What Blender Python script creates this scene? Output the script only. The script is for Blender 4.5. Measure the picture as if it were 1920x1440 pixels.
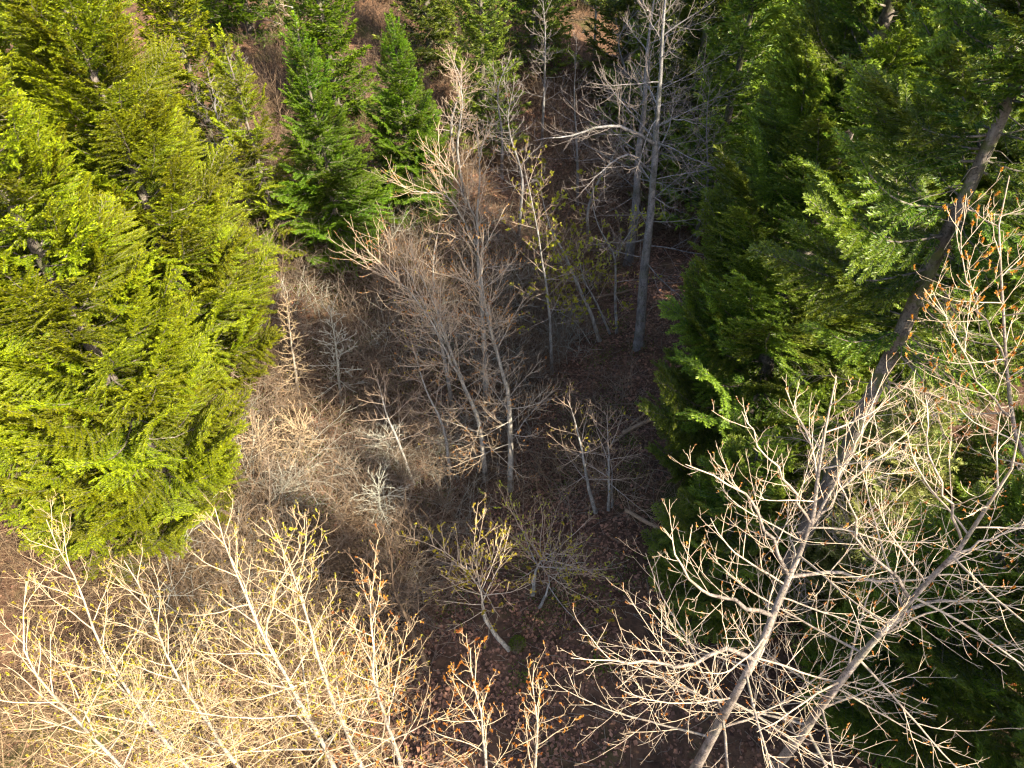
import bpy, math, random
import numpy as np
from mathutils import Matrix, Vector

for _o in list(bpy.data.objects):
    bpy.data.objects.remove(_o)
SC = bpy.context.scene
COL = SC.collection
R = math.radians

# ------------------------------------------------------------------ camera, sky, sun, exposure
CAM_Z = 30.0
cam = bpy.data.cameras.new('camera')
cam.lens = 24.0
cam.sensor_width = 36.0
cam.clip_start = 0.1
cam.clip_end = 600
camo = bpy.data.objects.new('camera', cam)
camo.location = (0, 0, CAM_Z)
camo.rotation_euler = (R(90 - 44), 0, 0)
COL.objects.link(camo)
SC.camera = camo

SUN_EL, SUN_AZ = 39.0, 127.0        # azimuth clockwise from the view direction (+Y)
sun_dir = Vector((math.sin(R(SUN_AZ)) * math.cos(R(SUN_EL)), math.cos(R(SUN_AZ)) * math.cos(R(SUN_EL)), math.sin(R(SUN_EL))))
W = bpy.data.worlds.new('World')
SC.world = W
W.use_nodes = True
nt = W.node_tree
sky = nt.nodes.new('ShaderNodeTexSky')
sky.sky_type = 'NISHITA'
sky.sun_disc = False
sky.dust_density = 3.0
sky.ozone_density = 0.5
sky.sun_elevation = R(SUN_EL)
sky.sun_rotation = R(SUN_AZ)
nt.links.new(sky.outputs[0], nt.nodes['Background'].inputs[0])
nt.nodes['Background'].inputs[1].default_value = 0.12
sl = bpy.data.lights.new('sun', 'SUN')
sl.energy = 4.8
sl.angle = R(0.5)
sl.color = (1.0, 0.88, 0.66)
so = bpy.data.objects.new('sun', sl)
so.rotation_euler = (-sun_dir).to_track_quat('-Z', 'Y').to_euler()
so.location = sun_dir * 120
COL.objects.link(so)
SC.view_settings.view_transform = 'Standard'
SC.view_settings.look = 'None'
SC.view_settings.gamma = 1
SC.view_settings.exposure = 1.85
SC.cycles.use_denoising = True
SC.cycles.filter_width = 1.25
SC.cycles.use_adaptive_sampling = True
SC.cycles.adaptive_threshold = 0.025
SC.cycles.caustics_reflective = False
SC.cycles.caustics_refractive = False
SC.cycles.max_bounces = 4
SC.cycles.diffuse_bounces = 2
SC.cycles.glossy_bounces = 2
SC.cycles.transmission_bounces = 4
SC.cycles.transparent_max_bounces = 4

# ------------------------------------------------------------------ helpers
def tag(o, label=None, cat=None, group=None, kind=None):
    if label: o['label'] = label
    if cat: o['category'] = cat
    if group: o['group'] = group
    if kind: o['kind'] = kind
    return o

def link(name, data, parent=None, loc=None):
    o = bpy.data.objects.new(name, data)
    COL.objects.link(o)
    if parent: o.parent = parent
    if loc is not None: o.location = loc
    return o

class MB:
    """collects numpy vertices and quads (with a material slot and a float attribute) into one mesh"""
    def __init__(s):
        s.v, s.f, s.m, s.a, s.n = [], [], [], [], 0
    def add(s, v, f, mat=0, attr=None):
        v = np.asarray(v, np.float32).reshape(-1, 3); f = np.asarray(f, np.int64).reshape(-1, 4)
        if len(v) == 0: return
        s.v.append(v); s.f.append(f + s.n); s.m.append(np.full(len(f), mat, np.int32))
        a = np.zeros(len(v), np.float32) if attr is None else np.broadcast_to(np.asarray(attr, np.float32), (len(v),))
        s.a.append(a); s.n += len(v)
    def mesh(s, name, mats, smooth=True, aname='tone'):
        me = bpy.data.meshes.new(name)
        if s.v:
            v = np.concatenate(s.v); f = np.concatenate(s.f); m = np.concatenate(s.m); a = np.concatenate(s.a)
            me.vertices.add(len(v)); me.vertices.foreach_set('co', v.ravel())
            me.loops.add(len(f) * 4); me.loops.foreach_set('vertex_index', f.ravel().astype(np.int32))
            me.polygons.add(len(f)); me.polygons.foreach_set('loop_start', np.arange(0, len(f) * 4, 4, dtype=np.int32))
            me.polygons.foreach_set('material_index', m)
            me.polygons.foreach_set('use_smooth', np.full(len(f), smooth, bool))
            at = me.attributes.new(aname, 'FLOAT', 'POINT'); at.data.foreach_set('value', a)
            me.update(calc_edges=True)
        for x in mats: me.materials.append(x)
        return me

def nrm(a):
    return a / np.maximum(np.linalg.norm(a, axis=-1, keepdims=True), 1e-9)

def tubes(P, Rd, S):
    """P (B,N,3), Rd (B,N) -> vertices and quads of B open tubes with S sides"""
    B, N, _ = P.shape
    T = np.empty_like(P)
    T[:, 1:-1] = P[:, 2:] - P[:, :-2]; T[:, 0] = P[:, 1] - P[:, 0]; T[:, -1] = P[:, -1] - P[:, -2]
    T = nrm(T)
    mean = nrm(P[:, -1] - P[:, 0])
    ref = np.where(np.abs(mean[:, 2:3]) > 0.7, np.array([[1., 0.2, 0]]), np.array([[0., 0.1, 1.]]))
    U = nrm(np.cross(T, ref[:, None, :])); V = np.cross(T, U)
    th = np.arange(S) * 2 * math.pi / S
    ring = np.cos(th)[None, None, :, None] * U[:, :, None, :] + np.sin(th)[None, None, :, None] * V[:, :, None, :]
    v = (P[:, :, None, :] + Rd[:, :, None, None] * ring).reshape(-1, 3)
    b = np.arange(B)[:, None, None] * N * S; i = np.arange(N - 1)[None, :, None] * S; k = np.arange(S)[None, None, :]
    k2 = (k + 1) % S
    f = np.stack([b + i + k, b + i + k2, b + i + S + k2, b + i + S + k], -1).reshape(-1, 4)
    return v, f

def diamonds(b, d, l, w, side, lift):
    """folded leaf-shaped quads: base b, direction d, length l, half width w"""
    n = len(b)
    nn = np.cross(d, side)
    tip = b + d * l[:, None]
    mid = b + d * (l * 0.45)[:, None] + nn * (lift * w)[:, None]
    v = np.stack([b, mid + side * w[:, None], tip, mid - side * w[:, None]], 1).reshape(-1, 3)
    f = np.arange(n)[:, None] * 4 + np.arange(4)[None, :]
    return v, f

def perp(d, rng):
    r = rng.normal(size=d.shape)
    return nrm(np.cross(d, r))

def resample(pts, n):
    pts = np.asarray(pts, float)
    # Catmull-Rom through the given points
    e = np.vstack([2 * pts[0] - pts[1], pts, 2 * pts[-1] - pts[-2]])
    out = []
    for i in range(1, len(e) - 2):
        for t in np.linspace(0, 1, 12, endpoint=False):
            p0, p1, p2, p3 = e[i - 1:i + 3]
            out.append(.5 * ((2 * p1) + (-p0 + p2) * t + (2 * p0 - 5 * p1 + 4 * p2 - p3) * t * t + (-p0 + 3 * p1 - 3 * p2 + p3) * t ** 3))
    out.append(pts[-1]); out = np.array(out)
    s = np.r_[0, np.cumsum(np.linalg.norm(np.diff(out, axis=0), axis=1))]
    q = np.linspace(0, s[-1], n)
    return np.stack([np.interp(q, s, out[:, k]) for k in range(3)], 1)

# ------------------------------------------------------------------ materials
def newmat(name):
    m = bpy.data.materials.new(name); m.use_nodes = True
    n = m.node_tree; n.nodes.clear()
    out = n.nodes.new('ShaderNodeOutputMaterial')
    return m, n, out

def ramp(n, stops, src=None):
    r = n.nodes.new('ShaderNodeValToRGB')
    el = r.color_ramp.elements
    while len(el) < len(stops): el.new(0.5)
    for e, (p, c) in zip(el, stops):
        e.position = p; e.color = (*c, 1)
    if src: n.links.new(src, r.inputs[0])
    return r

def noise(n, scale, detail=4, rough=.6, coord='Object', dist=0.0):
    tc = n.nodes.new('ShaderNodeTexCoord'); t = n.nodes.new('ShaderNodeTexNoise')
    t.inputs['Scale'].default_value = scale; t.inputs['Detail'].default_value = detail
    t.inputs['Roughness'].default_value = rough; t.inputs['Distortion'].default_value = dist
    n.links.new(tc.outputs[coord], t.inputs['Vector'])
    return t

def mix(n, fac, a, b, mode='MIX'):
    x = n.nodes.new('ShaderNodeMix'); x.data_type = 'RGBA'; x.blend_type = mode
    if isinstance(fac, (int, float)): x.inputs[0].default_value = fac
    else: n.links.new(fac, x.inputs[0])
    for s, i in ((a, 6), (b, 7)):
        if isinstance(s, tuple): x.inputs[i].default_value = (*s, 1)
        else: n.links.new(s, x.inputs[i])
    return x.outputs[2]

def attr(n, name):
    a = n.nodes.new('ShaderNodeAttribute'); a.attribute_name = name
    return a

def bark(name, dark, light, twig, scale=9.0, stretch=True, moss=0.0):
    m, n, out = newmat(name)
    p = n.nodes.new('ShaderNodeBsdfPrincipled'); p.inputs['Roughness'].default_value = .85
    p.inputs['Specular IOR Level'].default_value = .25
    t = noise(n, scale, 6, .65); t2 = noise(n, scale * .22, 3, .6)
    if stretch:
        mp = n.nodes.new('ShaderNodeMapping'); mp.inputs['Scale'].default_value = (1, 1, .28)
        n.links.new(t.inputs['Vector'].links[0].from_socket, mp.inputs[0]); n.links.new(mp.outputs[0], t.inputs['Vector'])
    base = ramp(n, [(.32, dark), (.62, light)], t.outputs[0]).outputs[0]
    spots = ramp(n, [(.36, (.35, .35, .35)), (.55, (1, 1, 1))], t2.outputs[0]).outputs[0]
    base = mix(n, .7, base, spots, 'MULTIPLY')
    t3 = noise(n, scale * 3.4, 3, .7)
    base = mix(n, .75, base, ramp(n, [(.38, (.25, .24, .23)), (.5, (1, 1, 1))], t3.outputs[0]).outputs[0], 'MULTIPLY')
    if moss:
        t4 = noise(n, 1.3, 5, .7)
        base = mix(n, ramp(n, [(.50, (0, 0, 0)), (.60, (moss, moss, moss))], t4.outputs[0]).outputs[0], base, (.085, .10, .03))
    c = mix(n, attr(n, 'tone').outputs['Fac'], base, twig)
    n.links.new(c, p.inputs['Base Color'])
    b = n.nodes.new('ShaderNodeBump'); b.inputs['Strength'].default_value = .9; b.inputs['Distance'].default_value = .045
    n.links.new(t.outputs[0], b.inputs['Height']); n.links.new(b.outputs[0], p.inputs['Normal'])
    n.links.new(p.outputs[0], out.inputs[0])
    return m

def foliage(name, low, high, trans=.35, gloss=.25, rough=.5):
    """needles or leaves: colour by the 'tone' attribute and by object, some light passing through"""
    m, n, out = newmat(name)
    oi = n.nodes.new('ShaderNodeObjectInfo')
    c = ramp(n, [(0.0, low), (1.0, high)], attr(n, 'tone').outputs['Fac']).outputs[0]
    hs = n.nodes.new('ShaderNodeHueSaturation')
    mr = n.nodes.new('ShaderNodeMapRange'); mr.inputs[3].default_value = .62; mr.inputs[4].default_value = 1.3
    n.links.new(oi.outputs['Random'], mr.inputs[0]); n.links.new(mr.outputs[0], hs.inputs['Value'])
    mh = n.nodes.new('ShaderNodeMapRange'); mh.inputs[3].default_value = .482; mh.inputs[4].default_value = .512
    n.links.new(oi.outputs['Random'], mh.inputs[0]); n.links.new(mh.outputs[0], hs.inputs['Hue'])
    n.links.new(c, hs.inputs['Color'])
    p = n.nodes.new('ShaderNodeBsdfPrincipled'); p.inputs['Roughness'].default_value = rough
    p.inputs['Specular IOR Level'].default_value = gloss
    t = n.nodes.new('ShaderNodeBsdfTranslucent')
    n.links.new(hs.outputs[0], p.inputs['Base Color'])
    tl = mix(n, 1.0, hs.outputs[0], (1.25, 1.15, .5), 'MULTIPLY')
    n.links.new(tl, t.inputs[0])
    ms = n.nodes.new('ShaderNodeMixShader'); ms.inputs[0].default_value = trans
    n.links.new(p.outputs[0], ms.inputs[1]); n.links.new(t.outputs[0], ms.inputs[2])
    n.links.new(ms.outputs[0], out.inputs[0])
    return m

M_ALDER = bark('alder_bark', (.20, .19, .18), (.46, .44, .41), (.42, .30, .21), 7)
M_ALDER_ORANGE = bark('alder_bark_orange_twigs', (.22, .20, .18), (.50, .46, .40), (.56, .43, .30), 7)
M_COTTON = bark('cottonwood_bark', (.13, .105, .09), (.36, .30, .26), (.62, .49, .35), 6, moss=.25)
M_PALE = bark('pale_sunlit_bark', (.24, .20, .165), (.55, .48, .40), (.55, .41, .25), 7, moss=.25)
M_GREYTRUNK = bark('grey_cottonwood_bark', (.14, .135, .14), (.32, .305, .305), (.24, .20, .18), 5, moss=.3)
M_FIRBARK = bark('fir_bark', (.07, .058, .05), (.24, .205, .18), (.18, .155, .13), 5, moss=.85)
M_LICHEN = bark('lichen_twigs', (.25, .25, .22), (.52, .52, .46), (.47, .46, .38), 12, False)
M_BRUSH = bark('brush_stems', (.06, .042, .032), (.17, .12, .082), (.23, .155, .10), 10, False)
M_TAN = bark('tan_brush', (.08, .055, .04), (.26, .185, .115), (.33, .23, .135), 10, False)
M_STEM = bark('grey_brown_stems', (.12, .10, .082), (.32, .265, .21), (.28, .215, .16), 9, False)
M_DEADWOOD = bark('dead_wood', (.20, .14, .10), (.45, .32, .22), (.5, .33, .2), 6, False)
M_NEEDLE_Y = foliage('yellow_green_needles', (.048, .086, .003), (.41, .455, .010), .35)
M_NEEDLE_M = foliage('mid_green_needles', (.028, .085, .004), (.22, .35, .012), .38)
M_NEEDLE_B = foliage('deep_green_needles', (.026, .084, .010), (.31, .40, .040), .36, .35, .42)
M_NEEDLE_S = foliage('spruce_needles', (.10, .135, .04), (.42, .44, .13), .3)
M_BUD_Y = foliage('yellow_buds', (.20, .20, .02), (.58, .46, .05), .35)
M_BUD_O = foliage('orange_buds', (.28, .09, .02), (.66, .32, .06), .3)
M_BUD_G = foliage('green_buds', (.24, .25, .03), (.46, .46, .06), .4)
M_LITTER = foliage('dead_leaves', (.060, .032, .022), (.42, .225, .135), .08, .3, .6)
M_GREEN = foliage('low_leaves', (.03, .06, .008), (.15, .21, .02), .3)

def soil():
    m, n, out = newmat('soil')
    p = n.nodes.new('ShaderNodeBsdfPrincipled'); p.inputs['Roughness'].default_value = .95
    p.inputs['Specular IOR Level'].default_value = .15
    a = noise(n, 1.6, 8, .7); b = noise(n, .16, 4, .6)
    c = ramp(n, [(.3, (.030, .019, .013)), (.55, (.105, .060, .038)), (.75, (.19, .11, .065))], a.outputs[0]).outputs[0]
    moss = ramp(n, [(.56, (0, 0, 0)), (.70, (1, 1, 1))], b.outputs[0]).outputs[0]
    c = mix(n, moss, c, (.055, .062, .018))
    n.links.new(c, p.inputs['Base Color'])
    bp = n.nodes.new('ShaderNodeBump'); bp.inputs['Strength'].default_value = .9; bp.inputs['Distance'].default_value = .12
    n.links.new(a.outputs[0], bp.inputs['Height']); n.links.new(bp.outputs[0], p.inputs['Normal'])
    n.links.new(p.outputs[0], out.inputs[0])
    return m

def water():
    m, n, out = newmat('creek_water')
    p = n.nodes.new('ShaderNodeBsdfPrincipled'); p.inputs['Roughness'].default_value = .06
    p.inputs['Base Color'].default_value = (.012, .014, .014, 1); p.inputs['IOR'].default_value = 1.33
    t = noise(n, 3.0, 4, .6); bp = n.nodes.new('ShaderNodeBump'); bp.inputs['Strength'].default_value = .35; bp.inputs['Distance'].default_value = .08
    n.links.new(t.outputs[0], bp.inputs['Height']); n.links.new(bp.outputs[0], p.inputs['Normal'])
    n.links.new(p.outputs[0], out.inputs[0])
    return m

# ------------------------------------------------------------------ the ground: a ravine with a creek
def creekx(y):
    return -1.8 + .5 * (y - 24.6) - .9 * np.sin((y - 24.6) * .13)

def ground_z(x, y, detail=True):
    x = np.asarray(x, float); y = np.asarray(y, float)
    d = (x - creekx(y)) * .89
    s = np.where(d < 0, .42, .36); cap = np.where(d < 0, 15., 13.)
    z = .045 * (y - 25) + cap * (1 - np.exp(-s * np.maximum(0, np.abs(d) - 1.6) / cap))
    z = z - .75 * np.exp(-(d / .8) ** 2)
    if detail:
        k = np.clip((np.abs(d) - 1) / 4, 0, 1)
        z = z + k * (.22 * np.sin(x * .9 + y * .4) * np.sin(y * .7 - x * .3) + .10 * np.sin(x * 2.3 - y * 1.1 + 1) * np.sin(y * 2.1 + .5))
        z = z + .05 * np.sin(x * 5.1 + y * 2.2) * np.sin(y * 4.3 - x * 1.7)
    return z

def gz(x, y):
    return float(ground_z(x, y))

def build_ground():
    xs = np.concatenate([np.linspace(-190, -45, 30)[:-1], np.linspace(-45, 45, 260), np.linspace(45, 190, 30)[1:]])
    ys = np.concatenate([np.linspace(-60, -2, 16)[:-1], np.linspace(-2, 75, 230), np.linspace(75, 280, 50)[1:]])
    X, Y = np.meshgrid(xs, ys)
    v = np.stack([X, Y, ground_z(X, Y)], -1).reshape(-1, 3)
    nx, ny = len(xs), len(ys)
    i = (np.arange(ny - 1)[:, None] * nx + np.arange(nx - 1)[None, :]).reshape(-1)
    mb = MB(); mb.add(v, np.stack([i, i + 1, i + nx + 1, i + nx], 1))
    tag(link('ground', mb.mesh('ground', [soil()])), 'brown leaf-covered ravine floor and slopes under the trees', kind='structure')
    y = np.linspace(2, 110, 220); xc = creekx(y); z = .045 * (y - 25) - .66
    w = .15 + .09 * np.sin(y * 1.3) + .07 * np.sin(y * 3.1)
    P = np.stack([np.stack([xc - w, y, z], 1), np.stack([xc + w, y, z], 1)], 1).reshape(-1, 3)
    k = np.arange(len(y) - 1) * 2
    mb = MB(); mb.add(P, np.stack([k, k + 1, k + 3, k + 2], 1))
    tag(link('creek', mb.mesh('creek', [water()])), 'narrow dark creek at the bottom of the ravine', kind='structure')
build_ground()

# ------------------------------------------------------------------ conifers
def bough_mesh(name, L, rng, needle, dens=1.0, twig=1.0, coarse=False):
    """one bough along +X: sagging axis with an upturned tip, flat side sprays, needle-clad twigs"""
    mb = MB()
    N = 12; s = np.linspace(0, 1, N)
    sag, up = rng.uniform(.06, .12), rng.uniform(.10, .22)
    wob = np.cumsum(rng.normal(0, .012, N)) * L
    ax = np.stack([L * s * (1 - .06 * s), wob, L * (-sag * np.sin(math.pi * np.minimum(1, s * 1.25)) + up * s ** 2.2)], 1)
    v, f = tubes(ax[None], (np.linspace(.011 + .007 * L, .005, N))[None], 4)
    mb.add(v, f, 1, 0)
    def at(t): return np.stack([np.interp(t, s, ax[:, k]) for k in range(3)], 1)
    tan = nrm(np.gradient(ax, axis=0))
    def tat(t): return nrm(np.stack([np.interp(t, s, tan[:, k]) for k in range(3)], 1))
    gap = .14 / dens
    n2 = max(4, int(L * .92 / gap))
    t = np.clip(np.linspace(.08, .985, n2) + rng.normal(0, .3 * gap / L, n2), .05, .99)
    t = np.repeat(t, 2); side = np.tile([1., -1.], n2)
    keep = rng.random(len(t)) < .90
    t, side = t[keep], side[keep]
    l2 = L * .40 * np.minimum(1, (1 - t) * 1.5 + .09) * np.minimum(1, t * 2.0 + .25) * rng.uniform(.6, 1.2, len(t))
    l2 = np.clip(l2, .12, 1.5)
    T = tat(t); B0 = at(t)
    S = np.cross(np.array([[0, 0, 1.]]), T); S = nrm(S) * side[:, None]
    ang = np.radians(rng.uniform(42, 66, len(t)))
    D = nrm(np.cos(ang)[:, None] * T + np.sin(ang)[:, None] * S + np.array([0, 0, 1.]) * rng.normal(-.02, .09, len(t))[:, None])
    n = 6; u = np.linspace(0, 1, n)
    bend = rng.normal(-.13, .09, len(t))
    P = B0[:, None] + D[:, None] * (l2[:, None] * u)[..., None] + T[:, None] * (.22 * l2[:, None] * u ** 2)[..., None]
    P[:, :, 2] += (bend * l2)[:, None] * u ** 2
    v, f = tubes(P, np.linspace(.007, .003, n)[None] * np.ones((len(t), 1)), 3)
    mb.add(v, f, 1, .5)
    # twigs along the axis (outer half) and along every side spray
    gap3 = (.026 if not coarse else .09) / dens * twig
    cnt = np.maximum(3, (l2 / gap3).astype(int))
    idx = np.repeat(np.arange(len(t)), cnt)
    k = np.arange(len(idx)) - np.repeat(np.r_[0, np.cumsum(cnt)[:-1]], cnt)
    uu = np.clip((k + rng.uniform(.2, .9, len(k))) / cnt[idx], .04, 1)
    uu = np.repeat(uu, 2); idx = np.repeat(idx, 2); sd = np.tile([1., -1.], len(k))
    j = np.minimum((uu * (n - 1)).astype(int), n - 2); fr = uu * (n - 1) - j
    B = P[idx, j] * (1 - fr)[:, None] + P[idx, j + 1] * fr[:, None]
    TT = nrm(P[idx, j + 1] - P[idx, j])
    SS = nrm(np.cross(np.array([[0, 0, 1.]]), TT)) * sd[:, None]
    a = np.radians(rng.uniform(25, 60, len(B)))
    up3 = rng.normal(-.10, .20, len(B))
    d3 = nrm(np.cos(a)[:, None] * TT + np.sin(a)[:, None] * SS + np.array([0, 0, 1.]) * up3[:, None])
    l3 = rng.uniform(.085, .18, len(B)) * twig * (1.15 - .4 * uu) * (2.2 if coarse else 1)
    w3 = (rng.uniform(.0105, .018, len(B)) * twig) * (2.2 if coarse else 1)
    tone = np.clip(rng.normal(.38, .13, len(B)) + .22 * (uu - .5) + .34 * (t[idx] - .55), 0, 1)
    sv = perp(d3, rng); sv = nrm(np.cross(d3, np.array([0, 0, 1.])) + .7 * sv)
    v, f = diamonds(B, d3, l3, w3, sv, rng.uniform(.2, .9, len(B)))
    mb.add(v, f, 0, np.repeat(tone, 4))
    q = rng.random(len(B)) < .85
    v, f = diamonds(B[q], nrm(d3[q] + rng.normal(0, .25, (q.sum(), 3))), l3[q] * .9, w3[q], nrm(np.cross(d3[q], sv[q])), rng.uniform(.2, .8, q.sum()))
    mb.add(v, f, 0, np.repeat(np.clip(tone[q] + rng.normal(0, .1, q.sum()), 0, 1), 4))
    # tufts along the axis and at the tips
    ta = rng.uniform(.15, 1, int(26 * L * dens / twig)); ba = at(ta); tt = tat(ta)
    da = nrm(tt * .8 + rng.normal(0, .55, (len(ta), 3)) + [0, 0, .25])
    v, f = diamonds(ba, da, rng.uniform(.07, .13, len(ta)) * twig, rng.uniform(.010, .015, len(ta)) * twig, perp(da, rng), rng.uniform(.2, .8, len(ta)))
    mb.add(v, f, 0, np.repeat(np.clip(rng.normal(.5, .2, len(ta)), 0, 1), 4))
    return mb.mesh(name, [needle, M_FIRBARK])

CLASSES = (.8, 1.5, 2.3, 3.3, 4.6)
def bough_set(name, needle, seed, dens=1.0, twig=1.0, nv=3):
    rng = np.random.default_rng(seed)
    return {L: [bough_mesh('%s_bough' % name, L, rng, needle, dens, twig) for _ in range(nv)] for L in CLASSES}

SET_Y = bough_set('yellow_green', M_NEEDLE_Y, 3, .95)
SET_M = bough_set('mid_green', M_NEEDLE_M, 5, 1.0)
SET_B = bough_set('deep_green', M_NEEDLE_B, 7, 1.08, 1.05)
SET_S = {L: [bough_mesh('spruce_bough', L, np.random.default_rng(11 + i), M_NEEDLE_S, .9, 1.15) for i in range(3)] for L in CLASSES[:3]}

def trunk_mesh(name, pts, radii, mat, sides=10, tone=0.0, rough=.05, seed=0):
    P = np.asarray(pts, float); N = len(P)
    rng = np.random.default_rng(seed)
    mb = MB()
    v, f = tubes(P[None], np.asarray(radii, float)[None], sides)
    v = v.reshape(N, sides, 3); c = P[:, None]
    v = c + (v - c) * (1 + rng.normal(0, rough, (N, sides, 1)))
    mb.add(v.reshape(-1, 3), f, 0, tone)
    return mb.mesh(name, [mat])

def fir(name, label, cat, x, y, H, h0, Lmax, bset, needle, rbase, seed, lean=(0, 0), whorl=.62, per=5, group=None, dead=10, shape=.75, top_el=48, low_el=-4, gap=None):
    rng = np.random.default_rng(seed)
    z0 = gz(x, y) - .15
    root = link(name, None, None, (x, y, z0)); tag(root, label, cat, group)
    root.empty_display_size = .5
    N = 22; s = np.linspace(0, 1, N)
    P = np.stack([lean[0] * s ** 1.3 + np.cumsum(rng.normal(0, .02, N)), lean[1] * s ** 1.3 + np.cumsum(rng.normal(0, .02, N)), s * H], 1)
    rad = rbase * (1 - s) ** .85 + .02; rad[0] *= 1.35
    link('trunk', trunk_mesh('fir_trunk', P, rad, M_FIRBARK, 9, seed=seed), root)
    def tp(h): return np.array([np.interp(h / H, s, P[:, k]) for k in range(3)])
    # crown: leader shoot plus fine bare twigs close to the trunk; the boughs are its sub-parts
    mb = MB()
    top = tp(H)
    n = 90; hh = rng.uniform(0, 1.1, n); b = top - np.array([0, 0, 1.]) * (hh * .9)[:, None] + [0, 0, .45]
    az = rng.uniform(0, 2 * math.pi, n); d = nrm(np.stack([np.cos(az), np.sin(az), rng.uniform(.3, 1.4, n)], 1))
    v, f = diamonds(b, d, rng.uniform(.08, .2, n) * (1 + hh), rng.uniform(.02, .03, n), perp(d, rng), rng.uniform(.2, .8, n))
    mb.add(v, f, 0, np.repeat(np.clip(rng.normal(.6, .2, n), 0, 1), 4))
    n = 60; hh = rng.uniform(h0 * .5, H * .8, n); az = rng.uniform(0, 2 * math.pi, n); ln = rng.uniform(.4, 1.5, n)
    b = np.array([tp(h) for h in hh]); d = np.stack([np.cos(az), np.sin(az), rng.uniform(-.4, .15, n)], 1)
    u = np.linspace(0, 1, 4)
    PP = b[:, None] + d[:, None] * (ln[:, None] * u)[..., None]; PP[:, :, 2] -= .2 * (ln[:, None] * u ** 2); PP[:, 1:] += rng.normal(0, .05, (n, 3, 3))
    v, f = tubes(PP, np.linspace(.018, .006, 4)[None] * np.ones((n, 1)), 3); mb.add(v, f, 1, .7)
    crown = link('crown', mb.mesh('fir_crown', [needle, M_FIRBARK]), root)
    Ls = np.array(sorted(bset))
    h = h0; az = rng.uniform(0, 6.28)
    while h < H - .35:
        u = (h - h0) / (H - h0)
        k = max(3, int(round(per * (1 - .25 * u) + rng.normal(0, .5))))
        for i in range(k):
            az += 2 * math.pi / k + rng.normal(0, .22)
            hb = h + rng.uniform(-.3, .3)
            if gap and u < gap[2] and math.cos(az - gap[0]) > gap[1]: continue      # a side where the lower boughs have died off
            L = Lmax * (1 - u) ** shape * (.6 + .4 * min(1, u * 5 + .05)) * rng.uniform(.72, 1.15) + .35
            c = float(Ls[np.argmin(np.abs(np.log(Ls / L)))])
            el = R(low_el + (top_el - low_el) * u ** 1.1 + rng.normal(0, 6))
            bo = link('bough', bset[c][rng.integers(len(bset[c]))], crown)
            mtx = Matrix.Translation(Vector(tp(min(max(hb, .2), H)))) @ Matrix.Rotation(az, 4, 'Z') @ Matrix.Rotation(-el, 4, 'Y') @ Matrix.Rotation(rng.normal(0, .22), 4, 'X') @ Matrix.Scale(L / c, 4)
            bo.matrix_local = mtx
        az += 1.1
        h += whorl * (1.0 - .35 * u) * rng.uniform(.8, 1.2)
    # dead lower branches, bare and lichen-grey
    for i in range(dead):
        hh = rng.uniform(1.5, h0 + 3); a = rng.uniform(0, 6.28); ln = rng.uniform(1.4, 3.2)
        q = dead_branch_meshes[rng.integers(len(dead_branch_meshes))]
        bo = link('dead_branch', q, root)
        bo.matrix_local = Matrix.Translation(Vector(tp(hh))) @ Matrix.Rotation(a, 4, 'Z') @ Matrix.Rotation(R(rng.uniform(-5, 20)), 4, 'Y') @ Matrix.Scale(ln / 2.4, 4)
    return root

def make_dead_branch(seed):
    rng = np.random.default_rng(seed); mb = MB()
    N = 8; s = np.linspace(0, 1, N); L = 2.4
    ax = np.stack([L * s, np.cumsum(rng.normal(0, .05, N)), -.35 * s ** 1.6 * L * .5 + np.cumsum(rng.normal(0, .03, N))], 1)
    v, f = tubes(ax[None], np.linspace(.028, .008, N)[None], 4); mb.add(v, f, 0, .6)
    n = 22; t = rng.uniform(.15, 1, n); b = np.stack([np.interp(t, s, ax[:, k]) for k in range(3)], 1)
    az = rng.uniform(0, 6.28, n); d = nrm(np.stack([np.full(n, .6), np.cos(az), .5 * np.sin(az) - .35], 1)); ln = rng.uniform(.2, .8, n)
    u = np.linspace(0, 1, 4); P = b[:, None] + d[:, None] * (ln[:, None] * u)[..., None]; P[:, 1:] += rng.normal(0, .03, (n, 3, 3))
    v, f = tubes(P, np.linspace(.010, .005, 4)[None] * np.ones((n, 1)), 3); mb.add(v, f, 0, .8)
    return mb.mesh('dead_branch', [M_STEM])
dead_branch_meshes = [make_dead_branch(40 + i) for i in range(4)]

# sunlit stand on the left slope
LG = 'firs on the sunny slope'
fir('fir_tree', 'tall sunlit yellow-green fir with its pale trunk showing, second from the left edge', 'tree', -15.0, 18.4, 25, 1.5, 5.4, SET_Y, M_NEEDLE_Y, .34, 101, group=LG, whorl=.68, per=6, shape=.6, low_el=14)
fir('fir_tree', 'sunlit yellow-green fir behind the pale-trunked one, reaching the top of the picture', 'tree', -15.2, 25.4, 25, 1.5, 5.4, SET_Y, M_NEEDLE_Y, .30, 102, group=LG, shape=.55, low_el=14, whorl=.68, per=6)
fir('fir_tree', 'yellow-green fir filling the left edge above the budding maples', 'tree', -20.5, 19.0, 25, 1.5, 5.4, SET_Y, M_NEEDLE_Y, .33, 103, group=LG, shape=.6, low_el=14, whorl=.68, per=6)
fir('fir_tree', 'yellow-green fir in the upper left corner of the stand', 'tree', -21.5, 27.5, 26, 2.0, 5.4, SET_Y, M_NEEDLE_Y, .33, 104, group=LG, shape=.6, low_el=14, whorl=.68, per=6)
fir('fir_tree', 'shorter yellow-green fir at the near foot of the sunny stand', 'tree', -17.6, 17.2, 10, .6, 3.4, SET_Y, M_NEEDLE_Y, .17, 105, group=LG, per=5, whorl=.5, dead=3)
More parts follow.
